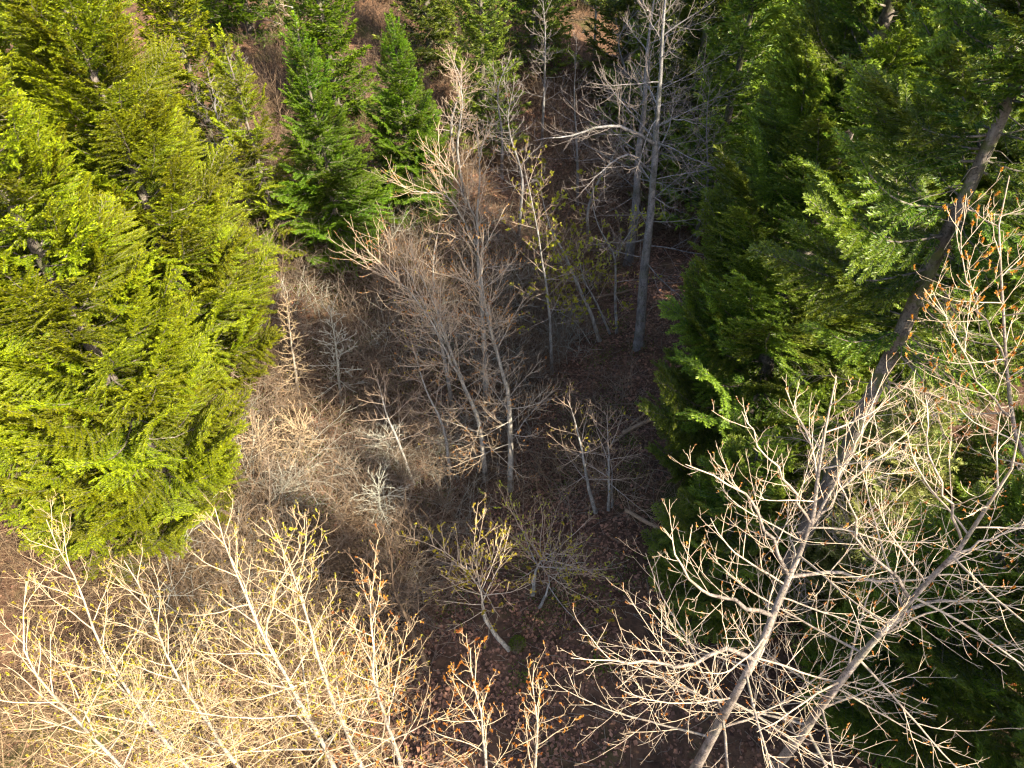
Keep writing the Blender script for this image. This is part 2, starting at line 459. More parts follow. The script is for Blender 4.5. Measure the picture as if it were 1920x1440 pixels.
fir('fir_tree', 'slender yellow-green fir at the uphill end of the sunny stand', 'tree', -19.5, 33.5, 21, 1.5, 4.4, SET_Y, M_NEEDLE_Y, .24, 106, group=LG, low_el=6)
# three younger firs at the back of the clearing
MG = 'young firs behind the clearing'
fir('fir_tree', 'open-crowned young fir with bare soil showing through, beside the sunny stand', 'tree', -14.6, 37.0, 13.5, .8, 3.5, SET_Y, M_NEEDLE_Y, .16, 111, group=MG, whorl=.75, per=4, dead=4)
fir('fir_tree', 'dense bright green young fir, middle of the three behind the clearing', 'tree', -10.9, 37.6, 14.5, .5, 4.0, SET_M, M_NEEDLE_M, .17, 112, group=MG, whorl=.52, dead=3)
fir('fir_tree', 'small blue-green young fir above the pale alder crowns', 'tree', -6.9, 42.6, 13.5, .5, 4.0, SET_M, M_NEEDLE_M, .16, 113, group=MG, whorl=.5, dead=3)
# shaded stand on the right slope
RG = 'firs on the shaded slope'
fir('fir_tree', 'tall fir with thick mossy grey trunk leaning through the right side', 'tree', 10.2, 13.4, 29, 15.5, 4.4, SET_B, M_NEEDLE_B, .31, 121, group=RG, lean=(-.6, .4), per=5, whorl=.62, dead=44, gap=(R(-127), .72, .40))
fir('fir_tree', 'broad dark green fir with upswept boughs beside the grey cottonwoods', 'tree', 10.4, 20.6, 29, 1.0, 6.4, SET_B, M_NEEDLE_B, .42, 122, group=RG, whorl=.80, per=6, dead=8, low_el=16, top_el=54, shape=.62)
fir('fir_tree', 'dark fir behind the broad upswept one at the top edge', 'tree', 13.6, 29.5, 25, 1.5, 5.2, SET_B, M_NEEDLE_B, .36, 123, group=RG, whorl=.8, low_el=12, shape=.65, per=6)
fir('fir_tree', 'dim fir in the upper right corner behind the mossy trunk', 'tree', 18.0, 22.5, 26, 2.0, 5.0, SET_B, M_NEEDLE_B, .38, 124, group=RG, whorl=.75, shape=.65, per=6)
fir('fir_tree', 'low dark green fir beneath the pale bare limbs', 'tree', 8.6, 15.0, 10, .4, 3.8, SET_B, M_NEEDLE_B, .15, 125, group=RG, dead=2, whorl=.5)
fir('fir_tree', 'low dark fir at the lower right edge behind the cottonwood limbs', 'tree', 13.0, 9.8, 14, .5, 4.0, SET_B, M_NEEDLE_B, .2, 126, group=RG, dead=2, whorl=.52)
fir('fir_tree', 'tall unseen fir off the lower right corner, added for its shade', 'tree', 15.5, 5.5, 22, 2.0, 4.2, SET_B, M_NEEDLE_B, .35, 127, group=RG, dead=4)  # out of view, added so its shadow falls on the bottom-middle ground
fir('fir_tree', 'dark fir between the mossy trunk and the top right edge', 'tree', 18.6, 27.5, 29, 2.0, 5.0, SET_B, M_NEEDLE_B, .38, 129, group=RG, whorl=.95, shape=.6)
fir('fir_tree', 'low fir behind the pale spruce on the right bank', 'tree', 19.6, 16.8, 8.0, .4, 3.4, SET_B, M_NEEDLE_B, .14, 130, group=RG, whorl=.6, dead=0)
fir('fir_tree', 'fir added below the lower right corner outside the picture to cast shadow', 'tree', 12.5, 2.0, 23, 3.0, 4.6, SET_B, M_NEEDLE_B, .35, 128, group=RG, dead=2, whorl=.8)  # unseen shadow caster, added to keep the sun off the open leafy floor
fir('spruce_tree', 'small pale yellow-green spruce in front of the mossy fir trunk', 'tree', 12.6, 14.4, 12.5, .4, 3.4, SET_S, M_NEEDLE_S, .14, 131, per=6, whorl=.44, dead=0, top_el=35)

# ------------------------------------------------------------------ bare broadleaf trees
def grow_level(rng, P, Rd, root, t0, t1, dens, nmin, ang, lenf, npts, up, wig, rr, rmin, rtip, golden=True, nfix=None):
    """children of every branch in P; returns child points, radii, root ids and parameter"""
    B, N, _ = P.shape
    plen = np.linalg.norm(np.diff(P, axis=1), axis=2).sum(1)
    cnt = np.maximum(nmin, np.round(plen * dens * rng.uniform(.75, 1.25, B)).astype(int)) if nfix is None else np.full(B, nfix)
    idx = np.repeat(np.arange(B), cnt)
    k = np.arange(len(idx)) - np.repeat(np.r_[0, np.cumsum(cnt)[:-1]], cnt)
    t = t0 + (t1 - t0) * np.clip((k + rng.uniform(.1, .9, len(k))) / cnt[idx], 0, 1)
    j = np.minimum((t * (N - 1)).astype(int), N - 2); fr = t * (N - 1) - j
    b = P[idx, j] * (1 - fr)[:, None] + P[idx, j + 1] * fr[:, None]
    pr = Rd[idx, j] * (1 - fr) + Rd[idx, j + 1] * fr
    T = nrm(P[idx, j + 1] - P[idx, j])
    ref = np.where(np.abs(T[:, 2:3]) > .85, np.array([[1., 0, 0]]), np.array([[0, 0, 1.]]))
    U = nrm(np.cross(T, ref)); V = np.cross(U, T)
    az = k * 2.4 + rng.uniform(0, .9, len(k)) + np.repeat(rng.uniform(0, 6.28, B), cnt) if golden else rng.uniform(0, 6.28, len(k))
    a = np.radians(ang(t) + rng.normal(0, 9, len(t)))
    D = nrm(np.cos(a)[:, None] * T + np.sin(a)[:, None] * (np.cos(az)[:, None] * U + np.sin(az)[:, None] * V))
    L = lenf(t, plen[idx], rng)
    pts = np.empty((len(t), npts, 3)); pts[:, 0] = b
    d = D.copy(); st = L / (npts - 1)
    for i in range(1, npts):
        s = i / (npts - 1)
        d = nrm(d + np.array([0, 0, 1.]) * (up[0] + (up[1] - up[0]) * s) / (npts - 1) * 3 + rng.normal(0, wig, d.shape))
        pts[:, i] = pts[:, i - 1] + d * st[:, None]
    r0 = np.clip(np.minimum(pr * .75, rr * L + rmin), rmin, None)
    s = np.linspace(0, 1, npts)
    rad = r0[:, None] * (1 - s)[None] ** .8 + rtip * (s[None] ** .5) * np.ones((len(t), 1))
    return pts, rad, root[idx], t

def tone_r(rad):
    return np.clip((.026 - rad) / .020, 0, 1)

STY = {
 # lim: number of limbs; t0: first limb along trunk; a: limb angle low->high; L1: limb length low->high
 'alder':  dict(lim=38, t0=.22, a=(78, 28), L1=(3.9, 1.7), up1=(-.12, .30), d2=3.4, L2=.50, d3=3.2, L3=.54, d4=0, twig=.0056),
 'alder_fine': dict(lim=28, t0=.26, a=(78, 34), L1=(3.0, 1.3), up1=(-.08, .24), d2=3.0, L2=.52, d3=2.8, L3=.52, d4=0, twig=.0052),
 'cotton': dict(lim=24, t0=.52, a=(94, 52), L1=(4.2, 1.9), up1=(-.30, .62), d2=3.4, L2=.50, d3=3.6, L3=.50, d4=3.4, twig=.0032),
 'maple':  dict(lim=26, t0=.45, a=(64, 26), L1=(3.6, 1.6), up1=(.0, .36), d2=3.8, L2=.52, d3=3.8, L3=.50, d4=3.4, twig=.0034),
 'vine':   dict(lim=12, t0=.60, a=(68, 34), L1=(4.2, 3.2), up1=(.02, .08), d2=2.4, L2=.46, d3=2.8, L3=.52, d4=0, twig=.0054),
 'big':    dict(lim=30, t0=.28, a=(86, 48), L1=(5.6, 3.0), up1=(-.18, .20), d2=2.8, L2=.50, d3=2.8, L3=.52, d4=1.0, twig=.0058),
}

def bare_tree(name, label, pts, rbase, style, mat, seed, buds=None, nb=0, bsize=.06, group=None, cat='tree', rtop=.008, taper=.98, extra=(), **over):
    st = dict(STY[style]); st.update(over)
    rng = np.random.default_rng(seed)
    pts = np.asarray(pts, float).copy()
    pts[0, 2] = min(pts[0, 2], gz(pts[0, 0], pts[0, 1])) - .1
    N = 26
    tr = resample(pts, N)
    tr[1:-1] += np.cumsum(rng.normal(0, .012, (N - 2, 3)), axis=0) * [1, 1, .2]
    s = np.linspace(0, 1, N)
    rad = rbase * (1 - s) ** taper + rtop; rad[0] *= 1.3
    base = pts[0].copy()
    root = link(name, None, None, base); tag(root, label, cat, group)
    link('trunk', trunk_mesh('trunk', tr - base, rad, mat, 9, tone_r(rad).repeat(9) * .7, seed=seed), root)
    al, ah = st['a']; l0, l1 = st['L1']; tw = st['twig']
    P1, R1, r1, t1 = grow_level(rng, tr[None], rad[None], np.array([0]), st['t0'], .985, 0, 0, lambda t: al + (ah - al) * ((t - st['t0']) / (1 - st['t0'])),
        lambda t, pl, g: (l0 + (l1 - l0) * ((t - st['t0']) / (1 - st['t0']))) * g.uniform(.5, 1.12, len(t)), 12, st['up1'], .06, .0060, .006, tw, nfix=st['lim'])
    for e in extra:
        e = np.array(e, float); dn = resample(tr, 260); e[0] = dn[np.argmin(np.linalg.norm(dn - e[0], axis=1))]
        q = resample(e, 12); q[1:-1] += rng.normal(0, .03, (10, 3))
        j = np.argmin(np.linalg.norm(tr - q[0], axis=1)); ln = np.linalg.norm(np.diff(q, axis=0), axis=1).sum()
        r0 = max(.014, min(rad[j] * .66, .0125 * ln + .008))
        P1 = np.concatenate([P1, q[None]]); R1 = np.concatenate([R1, (r0 * (1 - np.linspace(0, 1, 12)) ** .8 + tw)[None]])
    rid = np.arange(len(P1))
    lv = [(P1, R1, rid, 5 if rbase > .19 else 4)]
    P2, R2, r2, _ = grow_level(rng, P1, R1, rid, .14, .98, st['d2'], 3, lambda t: 52 - 18 * t, lambda t, pl, g: np.clip(pl * st['L2'] * (1.15 - .75 * t) * g.uniform(.5, 1.15, len(t)), .25, 2.6), 7, (.02, .26), .06, .0034, tw, tw * .75)
    lv.append((P2, R2, r2, 3))
    P3, R3, r3, _ = grow_level(rng, P2, R2, r2, .12, 1.0, st['d3'], 2, lambda t: 50 - 14 * t, lambda t, pl, g: np.clip(pl * st['L3'] * (1.15 - .6 * t) * g.uniform(.5, 1.2, len(t)), .14, 1.0), 5, (.04, .36), .08, .0030, tw * .85, tw * .55)
    lv.append((P3, R3, r3, 3))
    ends = P3; er = r3
    if st['d4']:
        P4, R4, r4, _ = grow_level(rng, P3, R3, r3, .1, 1.0, st['d4'], 1, lambda t: 55 - 10 * t, lambda t, pl, g: g.uniform(.07, .22, len(t)), 3, (.2, .5), .08, .003, tw * .75, tw * .5)
        lv.append((P4, R4, r4, 3)); ends = P4; er = r4
    bb = None
    if buds is not None and nb:
        # buds sit in uneven clusters: some twigs carry many, others none
        wgt = rng.gamma(.8, 1.0, len(ends)); e2 = rng.choice(len(ends), nb, p=wgt / wgt.sum())
        n_ = ends.shape[1]; u = np.maximum(rng.random(nb), rng.random(nb)) * (n_ - 1); j_ = np.minimum(u.astype(int), n_ - 2); fr = (u - j_)[:, None]
        tip = ends[e2, j_] * (1 - fr) + ends[e2, j_ + 1] * fr
        d = nrm(nrm(ends[e2, -1] - ends[e2, -2]) + rng.normal(0, .6, (nb, 3)) + [0, 0, .2])
        l = np.clip(np.exp(rng.normal(-.1, .38, nb)), .4, 1.7) * bsize
        bb = (tip, d, l, er[e2], np.clip(rng.normal(.5, .25, len(e2)), 0, 1))
    for i in range(len(P1)):
        mb = MB(); o = P1[i, 0]
        for P, Rr, rr_, S in lv:
            k = rr_ == i
            if not k.any(): continue
            v, f = tubes(P[k] - o, Rr[k], S)
            mb.add(v, f, 0, np.repeat(tone_r(Rr[k]).reshape(-1), S))
        lo = link('limb', mb.mesh('limb', [mat]), root, o - base)
        if bb is not None:
            k = bb[3] == i
            if k.any():
                mb = MB(); d = bb[1][k]; sv = perp(d, rng)
                for w in ((sv, np.cross(d, sv)) if nb < 6000 else (sv,)):
                    v, f = diamonds(bb[0][k] - o, d, bb[2][k], bb[2][k] * .30, w, np.full(k.sum(), .3))
                    mb.add(v, f, 0, np.repeat(bb[4][k], 4))
                tag(link('buds', mb.mesh('buds', [buds]), lo), kind='stuff')
    return root

#TREES-BEGIN
# farther firs up the valley, their boughs too small to tell apart
def far_fir_meshes(needle, seed, H=20.0, Lmax=4.2):
    rng = np.random.default_rng(seed); mb = MB()
    cb = []
    for L in (1.0, 2.0, 3.4):
        for _ in range(2):
            me = bough_mesh('coarse_bough', L, rng, needle, .62, 1.5, True)
            v = np.empty(len(me.vertices) * 3, np.float32); me.vertices.foreach_get('co', v)
            f = np.empty(len(me.polygons) * 4, np.int32); me.loops.foreach_get('vertex_index', f)
            m = np.empty(len(me.polygons), np.int32); me.polygons.foreach_get('material_index', m)
            a = np.empty(len(me.vertices), np.float32); me.attributes['tone'].data.foreach_get('value', a)
            cb.append((L, v.reshape(-1, 3), f.reshape(-1, 4), m, a)); bpy.data.meshes.remove(me)
    h = .8; az = 0.
    while h < H - .3:
        u = h / H
        for i in range(4):
            az += 1.57 + rng.normal(0, .25)
            L = Lmax * (1 - u) ** .7 * rng.uniform(.75, 1.15) + .4
            k = min(range(6), key=lambda q: abs(math.log(cb[q][0] / L)) + .01 * rng.random())
            M = Matrix.Translation((0, 0, h + rng.uniform(-.3, .3))) @ Matrix.Rotation(az, 4, 'Z') @ Matrix.Rotation(-R(5 + 42 * u + rng.normal(0, 6)), 4, 'Y') @ Matrix.Scale(L / cb[k][0], 4)
            A = np.array(M)
            mb.add(cb[k][1] @ A[:3, :3].T + A[:3, 3], cb[k][2], 0, cb[k][4]); mb.m[-1] = cb[k][3]
        az += .9; h += .85 * (1 - .3 * u)
    s = np.linspace(0, 1, 10)
    t = trunk_mesh('fir_trunk', np.stack([0 * s, 0 * s, s * H], 1), .3 * (1 - s) ** .85 + .02, M_FIRBARK, 8, seed=seed)
    return t, mb.mesh('fir_crown', [needle, M_FIRBARK])
FAR = [far_fir_meshes(M_NEEDLE_M, 301), far_fir_meshes(M_NEEDLE_B, 302), far_fir_meshes(M_NEEDLE_Y, 303)]
for lab, x, y, sc, k in (
    ('dark fir in the upper middle with shade beneath, right of the small blue-green fir', -2.2, 53, .85, 1),
    ('distant yellow-green fir above the upper left corner', -27, 40, 1.1, 2),
    ('distant fir above the open-crowned young fir', -20.5, 45, .9, 2),
    ('distant fir above the middle young fir', -13, 51, .9, 0),
    ('distant dark fir above the left end of the creek bend', -7, 62, 1.0, 1),
    ('distant fir high on the left bank', -22, 62, 1.05, 0),
    ('far fir at the very top beyond the left bank', -12, 76, 1.1, 1),
    ('far fir at the very top over the creek', 3, 80, 1.0, 0),
    ('far fir at the top left beyond the others', -33, 70, 1.2, 0),
    ('dark fir uphill behind the grey cottonwoods', 18.5, 40, 1.25, 1),
    ('dark fir on the shaded slope past the cottonwoods', 20, 50, 1.2, 1),
    ('dark fir farther up the shaded slope', 22, 61, 1.25, 1),
    ('tall dark fir beyond the upper right corner', 27, 36, 1.3, 1),
    ('tall dark fir uphill of the darker cottonwood', 20.5, 34, 1.4, 1),
    ('distant fir above the cottonwood tops', 14.5, 66, 1.1, 0),
    ('far dark fir at the very top right of the creek', 17, 82, 1.2, 1),
    ('dark fir at the top beyond the slender pole tree', 12.5, 58, 1.2, 1),
    ('dark fir at the top right of the far creek', 15, 47, 1.15, 1),
    ('dark fir right of the far bend of the creek', 14, 53, 1.3, 1),
    ('dark fir above the darker cottonwood', 17.5, 57, 1.35, 1),
    ('dark fir over the creek at the top', 10.5, 66, 1.15, 1),
    ('dark fir at the top middle left of the creek', 2.0, 66, 1.0, 1),
    ('dark fir beyond the far end of the creek', 8.2, 84, 1.1, 1),
    ('far fir on the right skyline bank', 31, 56, 1.3, 1),
    ('far fir at the top right behind the shaded slope', 33, 75, 1.3, 0)):
    root = link('fir_tree', None, None, (x, y, gz(x, y) - .2)); tag(root, lab, 'tree', 'distant firs up the valley')
    root.rotation_euler = (0, 0, x * 1.7 + y); root.scale = (sc, sc, sc)
    link('trunk', FAR[k][0], root); link('crown', FAR[k][1], root)
_g = np.random.default_rng(900)
for i in range(22):
    x = -46 + (i % 11) * 9.2 + _g.uniform(-3, 3); y = 88 + (i // 11) * 16 + _g.uniform(-6, 6); k = int(_g.integers(0, 2)); sc = _g.uniform(.9, 1.3)
    root = link('fir_tree', None, None, (x, y, gz(x, y) - .2)); tag(root, '%s fir from the left in the %s row of the far woodland' % (('first', 'second', 'third', 'fourth', 'fifth', 'sixth', 'seventh', 'eighth', 'ninth', 'tenth', 'eleventh')[i % 11], ('nearer', 'farther')[i // 11]), 'tree', 'closed woodland at the far end of the valley')
    root.rotation_euler = (0, 0, x * 1.7 + y); root.scale = (sc, sc, sc)
    link('trunk', FAR[k][0], root); link('crown', FAR[k][1], root)
DG = 'bare trees in the dim background'
for i, (lab, x, y, h) in enumerate((
    ('thin bare tree in the dim background above the slim alder', .5, 44, 11),
    ('bare tree in the dim background right of the small blue-green fir', -3.5, 46, 10),
    ('leaning bare tree near the upper middle', 2.5, 55, 13),
    ('bare tree beyond the darker cottonwood', 11.5, 52, 14),
    ('bare tree behind the left bank brush', -17.5, 41, 9),
    ('bare tree at the top between the distant firs', -17, 57, 12),
    ('crooked bare tree between the small blue-green fir and the slender pole tree', -.8, 50, 9),
    ('bare tree just left of the darker cottonwood', 5.8, 45, 10),
    ('bare tree by the far creek bend', 9.5, 58, 12),
    ('short bare tree behind the highest alder crown', -4.5, 50, 8),
    ('bare tree high on the bank behind the darker cottonwood', 13.5, 44, 12),
    ('bare tree at the very top of the ravine', 8, 70, 14))):
    z = gz(x, y); g = np.random.default_rng(500 + i)
    bare_tree('bare_tree', lab, [(x, y, z), (x + g.normal(0, .3), y, z + h * .4), (x + g.normal(0, .8), y, z + h * .75), (x + g.normal(0, 1.2), y, z + h)], .13, 'alder_fine', M_ALDER if i % 2 else M_GREYTRUNK, 520 + i, None, 0, .05, DG, twig=.010, d3=1.8)

# pale sunlit alders in the middle
AG = 'bare alders in the clearing'
bare_tree('alder_tree', 'straight pale alder with orange twig tips, tallest trunk in the middle of the clearing', [(-.09, 22.7, .1), (-.13, 22.7, 6.66), (-.48, 22.7, 9.08), (-1.02, 22.7, 11.85), (-1.29, 22.7, 14.03), (-1.12, 22.7, 16.0)], .165, 'alder', M_ALDER_ORANGE, 201, M_BUD_O, 3200, .045, AG, lim=32,
    extra=[[(-.6, 22.7, 9.7), (-1.19, 22.3, 13.27), (-1.84, 22, 15.02), (-2.01, 22, 15.74)]])
bare_tree('alder_tree', 'pale alder leaning left, its crown spread over the young firs', [(-1.48, 23.79, -.07), (-1.7, 23.79, 3.97), (-2.38, 23.79, 7.03), (-2.97, 23.79, 9.74), (-3.5, 23.79, 12.16), (-4.24, 23.79, 14.58)], .15, 'alder', M_ALDER_ORANGE, 202, M_BUD_O, 3200, .045, AG, lim=30,
    extra=[[(-2.38, 23.8, 7.02), (-3.67, 23.2, 11.74), (-4.73, 22.8, 13.96), (-5.58, 22.6, 15.35)], [(-2.9, 23.8, 9.41), (-3.89, 23.6, 12.3), (-4.57, 23.5, 14.26), (-5.04, 23.4, 15.57)]])
bare_tree('alder_tree', 'thin alder leaning left beside the two pale alders, shortest of them', [(-3.41, 23.69, -.09), (-3.56, 23.69, 4.07), (-4.16, 23.69, 6.58), (-4.61, 23.69, 9.82)], .10, 'alder_fine', M_ALDER, 203, M_BUD_Y, 150, .06, AG)
bare_tree('alder_tree', 'tall grey-trunked alder behind the pale ones, its crown highest above the clearing', [(-1.55, 28.59, .15), (-1.56, 28.59, 5.26), (-1.64, 28.59, 9.23), (-1.7, 28.59, 12.95), (-1.49, 28.59, 15.4), (-1.52, 28.59, 17.83)], .17, 'alder', M_ALDER_ORANGE, 204, M_BUD_O, 2200, .045, AG, lim=30,
    extra=[[(-1.68, 28.6, 13.0), (-2.58, 28, 15.7), (-3.39, 27.6, 16.88), (-3.78, 27.5, 17.51)], [(-1.67, 28.6, 11.6), (-2.89, 28, 14.67), (-4.24, 27.6, 15.14), (-5.17, 27.2, 15.86)]])
bare_tree('alder_tree', 'crooked thin alder standing behind the left-leaning pale alder', [(-3.5, 28.17, .58), (-3.74, 28.17, 4.04), (-3.87, 28.17, 7.47), (-3.81, 28.17, 10.82), (-3.2, 28.17, 13.76)], .12, 'alder_fine', M_ALDER, 205, M_BUD_Y, 300, .06, AG)
bare_tree('alder_tree', 'slim upright alder with sparse branches left of the creek', [(2.55, 31.76, .27), (2.21, 31.76, 4.6), (1.69, 31.76, 8.38), (1.11, 31.76, 11.69), (.39, 31.76, 15.17)], .105, 'alder_fine', M_ALDER, 206, M_BUD_G, 700, .14, AG)
bare_tree('alder_tree', 'alder leaning left over the creek with yellow-green young leaves', [(5.76, 34.06, .99), (4.99, 34.06, 3.2), (4.07, 34.06, 5.26), (3.13, 34.06, 7.56), (2.11, 34.06, 9.69), (1.43, 34.06, 12.61)], .13, 'alder_fine', M_ALDER, 207, M_BUD_G, 3200, .11, AG)
bare_tree('alder_tree', 'forked grey sapling right of the creek with a few yellow leaves', [(6.89, 34.54, 1.27), (6.34, 34.54, 4.91), (6.03, 34.54, 7.24), (4.89, 34.54, 9.4), (4.08, 34.54, 12.05)], .10, 'alder_fine', M_ALDER, 208, M_BUD_G, 1600, .11, AG, lim=16,
    extra=[[(6.03, 34.54, 7.1), (6.9, 34.5, 9.0), (7.5, 34.4, 9.9), (8.2, 34.3, 10.2)]])
bare_tree('alder_tree', 'thin leaning stem between the leaning alder and the forked sapling', [(6.5, 34.69, 1.14), (5.42, 34.69, 3.56), (4.42, 34.69, 5.6), (3.76, 34.69, 8.25)], .075, 'alder_fine', M_ALDER, 209, M_BUD_G, 1200, .10, AG, lim=14)
bare_tree('alder_tree', 'slender grey pole tree in the dim background left of the cottonwoods', [(5.27, 49.53, 2.4), (5.02, 49.53, 6.02), (4.74, 49.53, 8.52), (4.49, 49.53, 11.24), (4.4, 49.5, 15)], .12, 'alder_fine', M_GREYTRUNK, 210, None, 0, .06, AG)
bare_tree('alder_tree', 'thin mossy alder at the right of the clearing, bending left at the top', [(4.24, 20.27, 1.54), (3.57, 20.27, 4.05), (2.95, 20.27, 7.47), (2.34, 20.27, 9.96)], .095, 'alder_fine', M_ALDER, 211, M_BUD_Y, 350, .06, AG, lim=18)
bare_tree('alder_tree', 'slim upright alder right of the bending one, bare and straight', [(4.86, 20.24, 1.73), (4.35, 20.24, 5.67), (3.93, 20.24, 8.87)], .08, 'alder_fine', M_ALDER, 212, M_BUD_Y, 120, .06, AG, lim=16)
bare_tree('alder_tree', 'short broken-topped pole touching the straight slim alder', [(5.04, 20.39, 1.74), (4.73, 20.39, 4.3), (4.6, 20.39, 5.4)], .07, 'alder_fine', M_ALDER, 213, None, 0, .06, AG, lim=6, L1=(.9, .6))
bare_tree('alder_tree', 'twin-looking thin trunk leaning left beside the white lichen shrub', [(-5.37, 22.99, .33), (-5.86, 22.99, 3.63), (-6.23, 22.99, 5.99), (-6.4, 22.99, 8.48)], .085, 'alder_fine', M_ALDER, 214, None, 0, .06, AG, lim=20)
bare_tree('alder_tree', 'brown slender trunk at the bottom edge left of the leaf-covered floor', [(-3.65, 12.82, -.13), (-4.01, 12.82, 3.98), (-4.34, 12.82, 6.92), (-4.18, 12.82, 9.79)], .11, 'alder_fine', M_BRUSH, 215, M_BUD_Y, 60, .06, AG, lim=16)
bare_tree('alder_tree', 'leaning brown trunk at the bottom edge behind the orange-tipped shoots', [(-5.38, 13.01, -.58), (-5.52, 13.01, 3.6), (-5.41, 13.01, 6.58), (-5.6, 13, 8.6)], .10, 'alder_fine', M_BRUSH, 216, M_BUD_Y, 60, .06, AG, lim=16)
# young conical saplings and lichen-covered shrubs on the left bank
SG = 'bare saplings on the left bank'
bare_tree('sapling', 'conical tan sapling with dense fine twigs close to the sunny firs', [(-11.72, 26.3, 2.96), (-11.29, 26.3, 6.51), (-10.83, 26.3, 10.27)], .085, 'alder_fine', M_PALE, 221, M_BUD_Y, 120, .05, SG, lim=64, t0=.10, L1=(1.5, .5), a=(84, 55), up1=(-.1, .1), twig=.0052)
bare_tree('sapling', 'lichen-white sapling with crooked branches in the middle of the brush', [(-9.61, 26.82, 2.43), (-9.14, 26.82, 6.42), (-8.97, 26.82, 9.3)], .085, 'alder_fine', M_LICHEN, 222, None, 0, .05, SG, lim=34, t0=.2, L1=(1.9, .7), twig=.010, up1=(-.2, .1))
bare_tree('sapling', 'slim grey sapling below the young firs', [(-7.6, 32.0, gz(-7.6, 32)), (-7.5, 32, 6.0), (-7.3, 32, 9.0)], .07, 'alder_fine', M_BRUSH, 223, None, 0, .05, SG, lim=30, t0=.15, L1=(1.6, .6))
bare_tree('sapling', 'tan bare sapling between the sunny stand and the open young fir', [(-16.2, 31.0, gz(-16.2, 31)), (-16.0, 31, 10.0), (-15.8, 31, 14.5)], .10, 'alder_fine', M_PALE, 224, None, 0, .05, SG, lim=36, t0=.15, L1=(2.0, .7))
HG = 'lichen-covered shrubs'
for lab, p, m, sd, ln in (
    ('tan rounded shrub of dense twigs, nearest the sunny firs', [(-12.63, 22.42, 2.5), (-12.6, 22.42, 3.9), (-12.5, 22.4, 5.0)], M_PALE, 231, 2.1),
    ('tan rounded shrub right of the nearly identical one', [(-11.05, 22.94, 2.1), (-10.9, 22.9, 3.6), (-10.6, 22.9, 4.9)], M_PALE, 232, 2.1),
    ('grey lichen shrub below the two tan ones', [(-11.17, 20.76, 1.8), (-11.1, 20.7, 2.7), (-11.0, 20.7, 3.4)], M_LICHEN, 233, 1.6),
    ('whitest lichen shrub, drooping above the dark brush', [(-6.61, 20.29, .2), (-6.6, 20.3, 2.2), (-6.4, 20.3, 3.6)], M_LICHEN, 234, 1.9),
    ('grey lichen shrub behind the whitest one', [(-6.68, 23.5, .8), (-6.6, 23.5, 2.6), (-6.4, 23.5, 4.0)], M_LICHEN, 235, 1.7),
    ('dim grey shrub beside the lichen-white sapling', [(-10.05, 30.94, 3.0), (-9.9, 30.9, 4.6), (-9.7, 30.9, 6.0)], M_BRUSH, 236, 1.9),
    ('dark arching shrub in the middle of the shaded brush', [(-8.0, 17.8, 0.2), (-8.0, 17.8, 1.4), (-7.8, 17.9, 2.4)], M_BRUSH, 237, 2.3)):
    bare_tree('shrub', lab, p, .06, 'vine', m, sd, None, 0, .05, HG, cat='shrub', lim=34, t0=.12, L1=(ln, ln * .7), a=(76, 36), up1=(.0, -.4), d2=4.6, d3=4.6, L2=.42, twig=.0075)
# grey cottonwoods by the creek
CG = 'grey cottonwoods beside the creek'
bare_tree('cottonwood_tree', 'large grey cottonwood whose trunk base shows beside the dark fir', [(7.98, 32.37, 1.77), (7.55, 32.37, 7.23), (7.36, 32.37, 11.34), (7.01, 32.37, 15.7), (6.87, 32.37, 17.98), (6.6, 32.37, 20.7), (6.5, 32.4, 24)], .33, 'big', M_GREYTRUNK, 241, None, 0, .05, CG,
    extra=[[(7.0, 32.4, 15.09), (5.99, 31.8, 15.95), (4.71, 31.2, 16.6), (3.43, 30.6, 16.56), (2.17, 30, 16.55), (.95, 29.4, 16.67)], [(7.12, 32.4, 13.45), (5.68, 31.5, 15.02), (4.37, 30.8, 14.55), (3.33, 30, 13.85)], [(6.98, 32.4, 15.95), (7.75, 31.6, 16.68), (9.15, 31, 16.56)]])
bare_tree('cottonwood_tree', 'darker grey cottonwood standing behind the large one', [(8.75, 43.21, .82), (8.69, 43.21, 5.09), (8.37, 43.21, 9.08), (8.28, 43.21, 12.97), (8.01, 43.21, 16.43), (8, 43.2, 21)], .34, 'big', M_GREYTRUNK, 242, None, 0, .05, CG, d4=0)
# low vine maples on the open leaf-covered floor
VG = 'vine maples on the leaf-covered floor'
bare_tree('vine_maple', 'curved vine maple with yellow buds, its foot on the open leafy floor', [(-.12, 13.43, .86), (-1.05, 13.43, 3.68), (-1.28, 13.43, 6.43), (-1.58, 13.43, 7.58)], .10, 'vine', M_ALDER_ORANGE, 251, M_BUD_Y, 3600, .06, VG, lim=18, t0=.52, L1=(2.8, 2.6),
    extra=[[(-1.25, 13.43, 6.28), (-2.09, 13.3, 8.4), (-2.91, 13.2, 9.6), (-3.5, 13, 10.2)]])
bare_tree('vine_maple', 'short mossy vine maple with branches fanning from a low fork', [(.99, 16.14, .94), (1.01, 16.14, 3.26), (1.43, 16.14, 4.34)], .10, 'vine', M_ALDER, 252, M_BUD_G, 2600, .055, VG, lim=15, t0=.6,
    extra=[[(1.38, 16.14, 4.2), (2.23, 15.6, 5.0), (3.34, 15, 4.53)], [(1.2, 16.14, 3.8), (.2, 16.6, 6.0), (-.6, 17.2, 7.6)]])
bare_tree('vine_maple', 'small curved vine maple with long limbs reaching right over dead leaves', [(1.22, 15.36, 1.06), (1.53, 15.36, 2.59), (1.52, 15.36, 4.14)], .07, 'vine', M_ALDER, 253, M_BUD_Y, 600, .10, VG, lim=9, t0=.6,
    extra=[[(1.53, 15.4, 3.6), (2.29, 14.9, 3.6), (3.47, 14.4, 3.3), (4.24, 14, 2.9)]])
